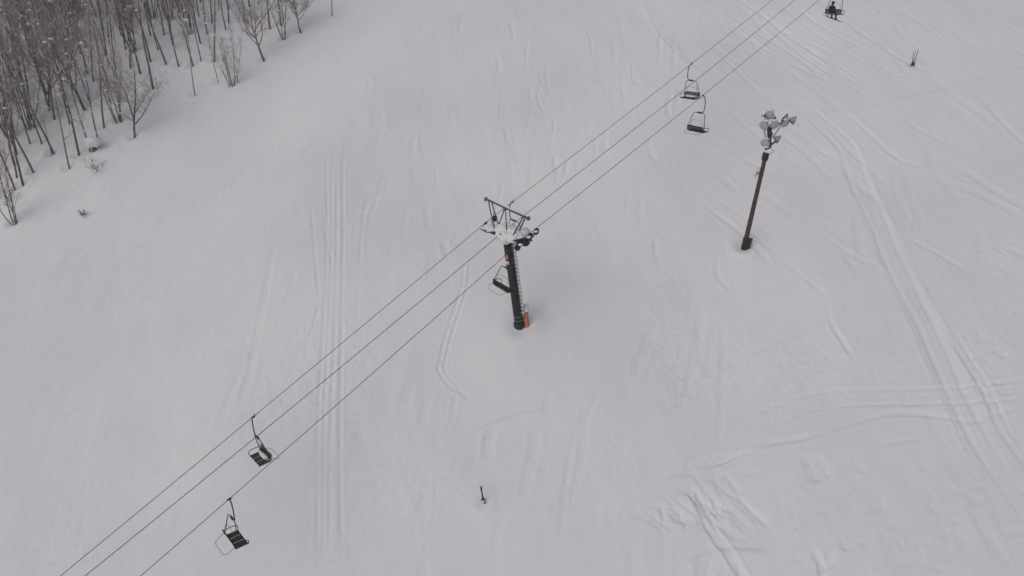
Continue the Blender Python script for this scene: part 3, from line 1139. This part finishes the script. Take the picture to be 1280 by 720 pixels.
# brackets
top2 = ax * (Lp + 1.15)
low = mp_at(957, 184)
b = MB()
b.tube(smooth_path([mp_at(956, 185.5), mp_at(960, 184), mp_at(965, 180), mp_at(970, 176.5)], 4), .055, 8)
b.tube([mp_at(962, 184), mp_at(961.5, 172), mp_at(962, 160)], [.12, .11, .15], 10)
b.tube([mp_at(955, 162), mp_at(958, 175)], .026, 6)
b.tube([mp_at(976, 157), mp_at(966, 172)], .026, 6)
b.tube([mp_at(952, 158), mp_at(960, 160), mp_at(970, 156), mp_at(976, 154), mp_at(988, 151)], .045, 6)
b.tube([mp_at(955, 157), mp_at(956, 149), mp_at(957, 143)], .035, 6)
b.tube([mp_at(960, 154), mp_at(959.5, 147)], .03, 6)
b.tube([mp_at(965, 152), mp_at(968, 148), mp_at(970, 146.5)], .06, 6)
b.tube([mp_at(977, 152), mp_at(979, 148), mp_at(984.5, 142.5), mp_at(983.5, 149), mp_at(978, 151)], .05, 6)
b.tube([mp_at(952, 145), mp_at(956, 145)], .04, 6)
b.tube([mp_at(984, 152.5), mp_at(988, 150)], .04, 6)
b.build('bracket', M_STEEL, mast)


def floodlight(px, py, facing, r=.26, snow=True, seed=0, d=0.):
    c = mp_at(px, py) + V((0, d, 0))
    fv = V(facing).normalized()
    b = MB()
    prof = [(.06, -.30), (.09, -.28), (.12, -.22), (r * .72, -.12), (r * .95, -.02), (r, .03), (r, .045)]
    b.lathe(prof, c, fv, 18)
    lamp = b.build('floodlight', M_LAMP, mast)
    g = MB()
    g.lathe([(r * .93, .048), (r * .93, .056), (r * .5, .07)], c, fv, 18)
    g.build('lens', M_GLASS, lamp)
    y = MB()
    u = fv.cross(V((0, 0, 1))).normalized()
    y.tube([c + u * (r + .02), c + u * (r + .02) - fv * .18 + V((0, 0, -.14)), c - u * (r + .02) - fv * .18 + V((0, 0, -.14)), c - u * (r + .02)], .018, 5)
    y.build('yoke', M_STEEL, lamp)
    if snow:
        s = MB()
        s.blob(c - fv * .10 + V((0, 0, r * .78)), (r * .75, r * .75, .09), seed, .35, 3, None, 2.2)
        s.build('snow_cap', M_SNOW, lamp)
    return lamp


floodlight(962, 143.5, (-.35, -.75, -.42), .28, True, 1)
floodlight(954.5, 156.5, (-.62, -.60, -.45), .29, True, 2, -.1)
floodlight(967, 155.5, (.0, -.85, -.48), .27, True, 3, -.15)
floodlight(981, 154.5, (.25, -.75, -.5), .25, True, 4, -.05)
floodlight(992.5, 150.5, (.92, -.22, -.28), .27, False, 5)
floodlight(956.5, 178.5, (-.55, -.70, -.42), .29, True, 6, -.05)
floodlight(973, 174.5, (.86, -.30, -.35), .26, False, 7)

# ------------------------------------------------------------------ stakes in the snow
g = ground(1141, 80.5)
st = empty('stake_bundle', g, 'bundle of thin brown bamboo poles standing in the snow at the upper right', 'stakes')
for (dx, dy, lx, ly, h) in ((-.07, 0, -.10, .02, 1.25), (.0, .05, .02, .05, 1.32), (.05, -.03, .11, .0, 1.26), (.08, .04, .20, .06, 1.34)):
    b = MB()
    b.tube([(dx * .8, dy, -.2), (dx + lx * .4, dy + ly * .4, h * .5), (dx + lx, dy + ly, h)], [.022, .019, .013], 6)
    b.build('pole', M_POLE, st)
b = MB()
b.lathe([(.16, -.15), (.17, .0), (.15, .18), (.10, .36), (.07, .40)], (0, 0, 0), (.02, 0, 1), 12)
b.build('wrapping', M_WRAP, st)
b = MB()
b.blob((.0, -.12, .0), (.24, .16, .08), 3, .3, 2)
b.build('snow_cap', M_SNOW, st)

g = ground(604, 627)
st = empty('marker_post', g, 'short dark marker post with forked top standing in the snow below the tower', 'marker post')
b = MB()
b.tube([(.02, 0, -.2), (-.02, 0, .3), (-.08, .02, .78)], [.045, .042, .038], 8)
b.build('post', M_POLE, st)
for (x0, z0, x1, z1) in ((-.07, .70, -.15, 1.02), (-.08, .70, -.045, 1.06)):
    b = MB()
    b.tube([(x0, .02, z0), (x1, .03, z1)], [.04, .022], 6)
    b.build('fork_tip', M_POLE, st)
b = MB()
b.tube([(-.03, -.03, .33), (-.08, -.07, .20), (-.07, -.09, .06), (.04, -.10, .0), (.10, -.08, -.03)], .024, 6)
b.tube([(.02, -.03, .30), (.09, -.06, .15), (.12, -.10, -.02)], .03, 6)
b.build('tie', M_WRAP, st)
b = MB()
b.blob((.0, -.10, .10), (.10, .08, .09), 5, .3, 2)
b.build('snow_cap', M_SNOW, st)


# ------------------------------------------------------------------ trees
def gen_tree(seed, h, kind):
    r = random.Random(seed)
    T, Cr = MB(), MB()

    class Snow:                                    # snow lying on the limbs, in the crown's own mesh
        v = Cr.v

        def tube(q, *a, **k):
            Cr.cur = 1
            Cr.tube(*a, **k)
            Cr.cur = 0

        def blob(q, *a, **k):
            Cr.cur = 1
            Cr.blob(*a, **k)
            Cr.cur = 0
    S = Snow()

    def branch(p, d, L, rad, level, up=.25, n=4):
        """one limb curving upwards, with its twigs; returns nothing"""
        pts = [V(p)]
        d = V(d).normalized()
        seg = L / n
        for i in range(n):
            d = (d + V((r.gauss(0, .11), r.gauss(0, .11), up * .35 + r.gauss(0, .06)))).normalized()
            pts.append(pts[-1] + d * seg)
        rr = [max(rad * (1 - .8 * i / n), .0055) for i in range(n + 1)]
        Cr.tube(pts, rr, 5 if level == 1 else 3, cap=False)
        if level == 1:
            fl = (pts[2] - pts[0]).normalized()
            if abs(fl.z) < .80 and r.random() < .55:
                S.tube([q + V((0, 0, rad * .55)) for q in pts[:4]], [rad * .75, rad * .8, rad * .55, .004], 5)
            if r.random() < .16 and kind != 'shrub':
                k = r.uniform(.06, .15)
                S.blob(pts[r.choice((0, 1, 2))] + V((0, 0, k * .4)), (k * 1.7, k * 1.1, k * .7), seed + len(S.v), .3, 1)
        if level < 3:
            m = {1: max(4, int(L * 4.2 * dens)), 2: max(2, int(L * 5.5 * dens))}[level]
            m = min(m, 13)
            for k in range(m):
                t = r.uniform(.12, 1.)
                f = t * n
                i = min(int(f), n - 1)
                q = pts[i].lerp(pts[i + 1], f - i)
                dd = (pts[i + 1] - pts[i]).normalized()
                sd = V((r.gauss(0, 1), r.gauss(0, 1), r.gauss(.1, .6)))
                sd = (sd - dd * sd.dot(dd)).normalized()
                a = r.uniform(.45, 1.0)
                branch(q, dd * math.cos(a) + sd * math.sin(a), L * r.uniform(.28, .52) * (1.15 - .6 * t) + .15, max(rr[i] * .5, .011 if level == 1 else .0085), level + 1, up * .6, 3 if level == 1 else 2)

    def stem(p0, dirv, L, r0, nb, t0, spread, blen, wob=.05):
        n = 10
        pts = [V(p0)]
        d = V(dirv).normalized()
        for i in range(n):
            d = (d + V((r.gauss(0, wob), r.gauss(0, wob), .04))).normalized()
            pts.append(pts[-1] + d * (L / n))
        rr = [max(r0 * (1 - .93 * (i / n) ** .85), .012) for i in range(n + 1)]
        T.tube(pts, rr, 8, cap=False)
        az = r.uniform(0, 6.28)
        for k in range(nb):
            t = t0 + (1 - t0) * ((k + r.random()) / nb)
            f = t * n
            i = min(int(f), n - 1)
            q = pts[i].lerp(pts[i + 1], f - i)
            az += 2.4 + r.uniform(-.5, .5)
            e = r.uniform(*spread)
            dd = V((math.cos(az) * math.sin(e), math.sin(az) * math.sin(e), math.cos(e)))
            rad = rr[i] * (1 - (f - i)) + rr[i + 1] * (f - i)
            branch(q, dd, blen * L * (.35 + .85 * (1 - t)) * r.uniform(.7, 1.2), max(rad * r.uniform(.35, .55), .012), 1)
        # snow plastered on one side of the stem
        for k in range(3 if kind != 'shrub' else 0):
            i = r.randrange(1, 7)
            S.blob(pts[i] + V((-rr[i] * .6, -rr[i] * .6, .1)), (rr[i] * .75, rr[i] * .75, r.uniform(.15, .4)), seed + k, .3, 1)
        return pts

    dens = .72 if kind in ('slim', 'straight') else .45 if kind == 'shrub' else 1.0
    b0 = V((0, 0, -.5))
    lean = V((r.gauss(0, .08), r.gauss(0, .08), 1))
    if kind == 'slim':
        stem(b0, lean, h + .5, .016 + .0062 * h, 13, .22, (.5, 1.1), .26, .07)
    elif kind == 'straight':
        stem(b0, lean, h + .5, .020 + .0074 * h, 13, .30, (.5, 1.2), .21, .04)
    elif kind == 'spreading':
        tp = stem(b0, lean, h * .75 + .5, .04 + .011 * h, 8, .30, (.7, 1.25), .62, .06)
        for k in range(5):
            a = k * 1.26 + r.uniform(-.3, .3)
            e = r.uniform(.45, 1.05)
            stem(tp[3 + (k % 3)], (math.cos(a) * math.sin(e), math.sin(a) * math.sin(e), math.cos(e)), h * r.uniform(.5, .72), .020 + .004 * h, 10, .15, (.4, 1.0), .36, .09)
    elif kind == 'lowlimb':
        tp = stem(b0, (-.03, 0, 1), h + .5, .03 + .010 * h, 12, .30, (.5, 1.1), .34, .05)
        stem(tp[2], (.16, -.05, 1), h * .8, .02 + .007 * h, 11, .22, (.5, 1.1), .34, .05)
        stem(tp[2] + V((0, 0, -.1)), (1.0, -.25, .75), h * .72, .016 + .006 * h, 14, .25, (.6, 1.5), .42, .09)
        stem(tp[2] + V((0, 0, .2)), (-.9, -.2, .8), h * .40, .012 + .004 * h, 9, .2, (.6, 1.3), .40, .09)
        stem(tp[3], (.2, .9, .9), h * .45, .012 + .004 * h, 8, .2, (.6, 1.3), .40, .09)
    elif kind == 'multi':
        for k in range(6):
            a = k * 1.05 + r.uniform(-.3, .3)
            e = r.uniform(.10, .36)
            stem((math.cos(a) * .12, math.sin(a) * .12, -.4), (math.cos(a) * math.sin(e), math.sin(a) * math.sin(e), math.cos(e)), h * r.uniform(.7, 1.05), .022 + .004 * h, 8, .22, (.3, .7), .26, .06)
    elif kind == 'sapling':
        stem(b0, lean, h + .5, .012 + .006 * h, 9, .42, (.4, .8), .18, .04)
    elif kind == 'shrub':
        for k in range(5):
            a = k * 1.26 + r.uniform(-.3, .3)
            e = r.uniform(.3, .95)
            stem((math.cos(a) * .06, math.sin(a) * .06, -.15), (math.cos(a) * math.sin(e), math.sin(a) * math.sin(e), math.cos(e)), h * r.uniform(.7, 1.1), .010, 4, .2, (.4, .9), .35, .10)
    return T, Cr


PROTO = {}


def proto(key, seed, h, kind, pale=False, name='bare_tree'):
    T, Cr = gen_tree(seed, h, kind)
    mt = T.mesh('trunk', M_BARK2 if pale else M_BARK)
    mc = Cr.mesh('crown', [M_TWIG, M_SNOW])
    PROTO[key] = (name, mt, mc, h)


proto('slim0', 11, 11, 'slim')
proto('slim1', 12, 10, 'slim')
proto('slim2', 13, 12, 'slim', True)
proto('slim3', 17, 9.5, 'slim')
proto('straight0', 14, 12, 'straight')
proto('straight1', 15, 13, 'straight')
proto('straight2', 16, 11, 'straight', True)
proto('spread0', 21, 7.2, 'spreading')
proto('spread1', 22, 8.5, 'spreading')
proto('lowlimb', 24, 8.2, 'lowlimb')
proto('multi0', 31, 6.2, 'multi', True)
proto('multi1', 32, 8.5, 'multi')
proto('sap0', 41, 6.5, 'sapling', True, 'sapling')
proto('sap1', 42, 8, 'sapling', False, 'sapling')
proto('shrub0', 51, 1.0, 'shrub', True, 'shrub')
proto('shrub1', 52, 1.8, 'shrub', True, 'shrub')


def plant(key, pos, h, rotz, label, cat='tree', group=None):
    name, mt, mc, h0 = PROTO[key]
    root = empty(name, pos, label, cat, group)
    root.rotation_euler = (0, 0, rotz)
    k = h / h0
    root.scale = (k, k, k)
    for nm, m in (('trunk' if name != 'shrub' else 'stem', mt), ('crown', mc)):
        o = bpy.data.objects.new(nm, m)
        COL.objects.link(o)
        o.parent = root
    return root


tr = random.Random(77)
edge_pos = []
for (px, py, key, h, lab) in EDGE:
    p = ground(px, py)
    edge_pos.append(p)
    plant(key, p, h * 1.08, 0 if key == 'lowlimb' else tr.uniform(0, 6.28), lab, 'sapling' if key.startswith('sap') else 'tree', 'bare trees along the edge of the wood')

# the wood behind the edge
keys = ['slim0', 'slim1', 'slim2', 'slim3', 'straight0', 'straight1', 'straight2', 'multi1', 'spread1', 'slim0', 'slim1', 'slim3', 'straight0', 'straight1']
pos = list(edge_pos)


def edge_y(px):                                    # lower boundary of the wood in the photograph
    pts = [(-60, 250), (0, 225), (40, 190), (90, 165), (130, 135), (190, 88), (240, 66), (290, 38), (340, 10), (370, -6)]
    for (x0, y0), (x1, y1) in zip(pts[:-1], pts[1:]):
        if x0 <= px <= x1:
            return y0 + (y1 - y0) * (px - x0) / (x1 - x0)
    return -20


n_in = 0
for k in range(9000):
    if n_in >= 185:
        break
    px, py = tr.uniform(-45, 375), tr.uniform(-16, 240)
    ey_ = edge_y(px)
    if py > ey_:
        continue
    if tr.random() > .35 + .65 * min(1, (ey_ - py) / 70):
        continue
    p = at(px, py)
    if min((p - q).to_2d().length for q in pos) < 1.3:
        continue
    p.z = Hs(p.x, p.y)
    pos.append(p)
    n_in += 1
    plant(tr.choice(keys), p, tr.uniform(8.5, 13.5), tr.uniform(0, 6.28), 'bare dark leafless tree packed among others inside the dense wood', 'tree', 'bare trees inside the wood')

# low things at the edge of the wood
p = ground(105, 271)
plant('shrub0', p, .7, .4, 'tiny twiggy shrub poking out of open snow below the wood', 'shrub')
p = ground(121, 217)
plant('shrub1', p, 1.5, 1.4, 'low bare shrub just below the snow covered stump', 'shrub')
p = ground(118, 189)
stump = empty('snow_covered_stump', p, 'dark stump under a round white pillow of snow at the wood edge', 'stump')
b = MB()
b.tube([(0, 0, -.3), (.02, 0, .3), (-.05, .03, .75)], [.22, .19, .15], 10)
b.tube([(0, 0, .35), (-.35, -.1, .55), (-.5, -.15, .8)], [.08, .05, .02], 6)
b.build('wood', M_BARK, stump)
b = MB()
b.blob((.12, -.02, .85), (.62, .55, .46), 3, .25, 3)
b.blob((-.3, -.1, .45), (.26, .22, .16), 4, .3, 2)
b.build('snow_pillow', M_SNOW, stump)

# ------------------------------------------------------------------ light: overcast day
SUN_EL, SUN_AZ = R(40), R(222)                      # from behind the left shoulder; azimuth clockwise from +Y
w = bpy.data.worlds.new('World')
scene.world = w
w.use_nodes = True
nt = w.node_tree
bg = nt.nodes['Background']
sky = nt.nodes.new('ShaderNodeTexSky')
sky.sky_type = 'NISHITA'
sky.sun_disc = False
sky.sun_elevation = SUN_EL
sky.sun_rotation = SUN_AZ
sky.air_density = 1.0
sky.dust_density = 2.5
sky.ozone_density = 1.0
hs = nt.nodes.new('ShaderNodeHueSaturation')        # cloud deck takes the blue out of the sky
hs.inputs['Saturation'].default_value = .42
nt.links.new(sky.outputs['Color'], hs.inputs['Color'])
nt.links.new(hs.outputs['Color'], bg.inputs['Color'])
bg.inputs['Strength'].default_value = .10
sl = bpy.data.lights.new('sun', 'SUN')
sl.energy = .95
sl.angle = R(110)
sl.color = (1, .985, .975)
so = bpy.data.objects.new('sun', sl)
COL.objects.link(so)
so.location = (-30, -30, 80)
to_sun = V((math.sin(SUN_AZ) * math.cos(SUN_EL), math.cos(SUN_AZ) * math.cos(SUN_EL), math.sin(SUN_EL)))
so.rotation_euler = to_sun.to_track_quat('Z', 'Y').to_euler()

# thin snowy air
zs = [float(z) for z in (Zg.min(), Zg.max())]
b = MB()
b.box((0, 0, (zs[0] - 3 + zs[1] + 25) / 2), (600, 600, zs[1] + 25 - zs[0] + 3))
hm = bpy.data.materials.new('snowy_air')
hm.use_nodes = True
hn = hm.node_tree
hn.nodes.remove(hn.nodes['Principled BSDF'])
pv_ = hn.nodes.new('ShaderNodeVolumePrincipled')
pv_.inputs['Color'].default_value = (.93, .92, .94, 1)
pv_.inputs['Density'].default_value = .0010
hn.links.new(pv_.outputs['Volume'], hn.nodes['Material Output'].inputs['Volume'])
hz = b.build('haze', hm)
tag(hz, 'thin pale winter haze filling the air over the slope', 'haze', kind='stuff')

scene.view_settings.view_transform = 'Standard'
scene.view_settings.look = 'None'
scene.view_settings.gamma = 1
scene.view_settings.use_curve_mapping = False
scene.view_settings.exposure = -0.20
scene.cycles.max_bounces = 6
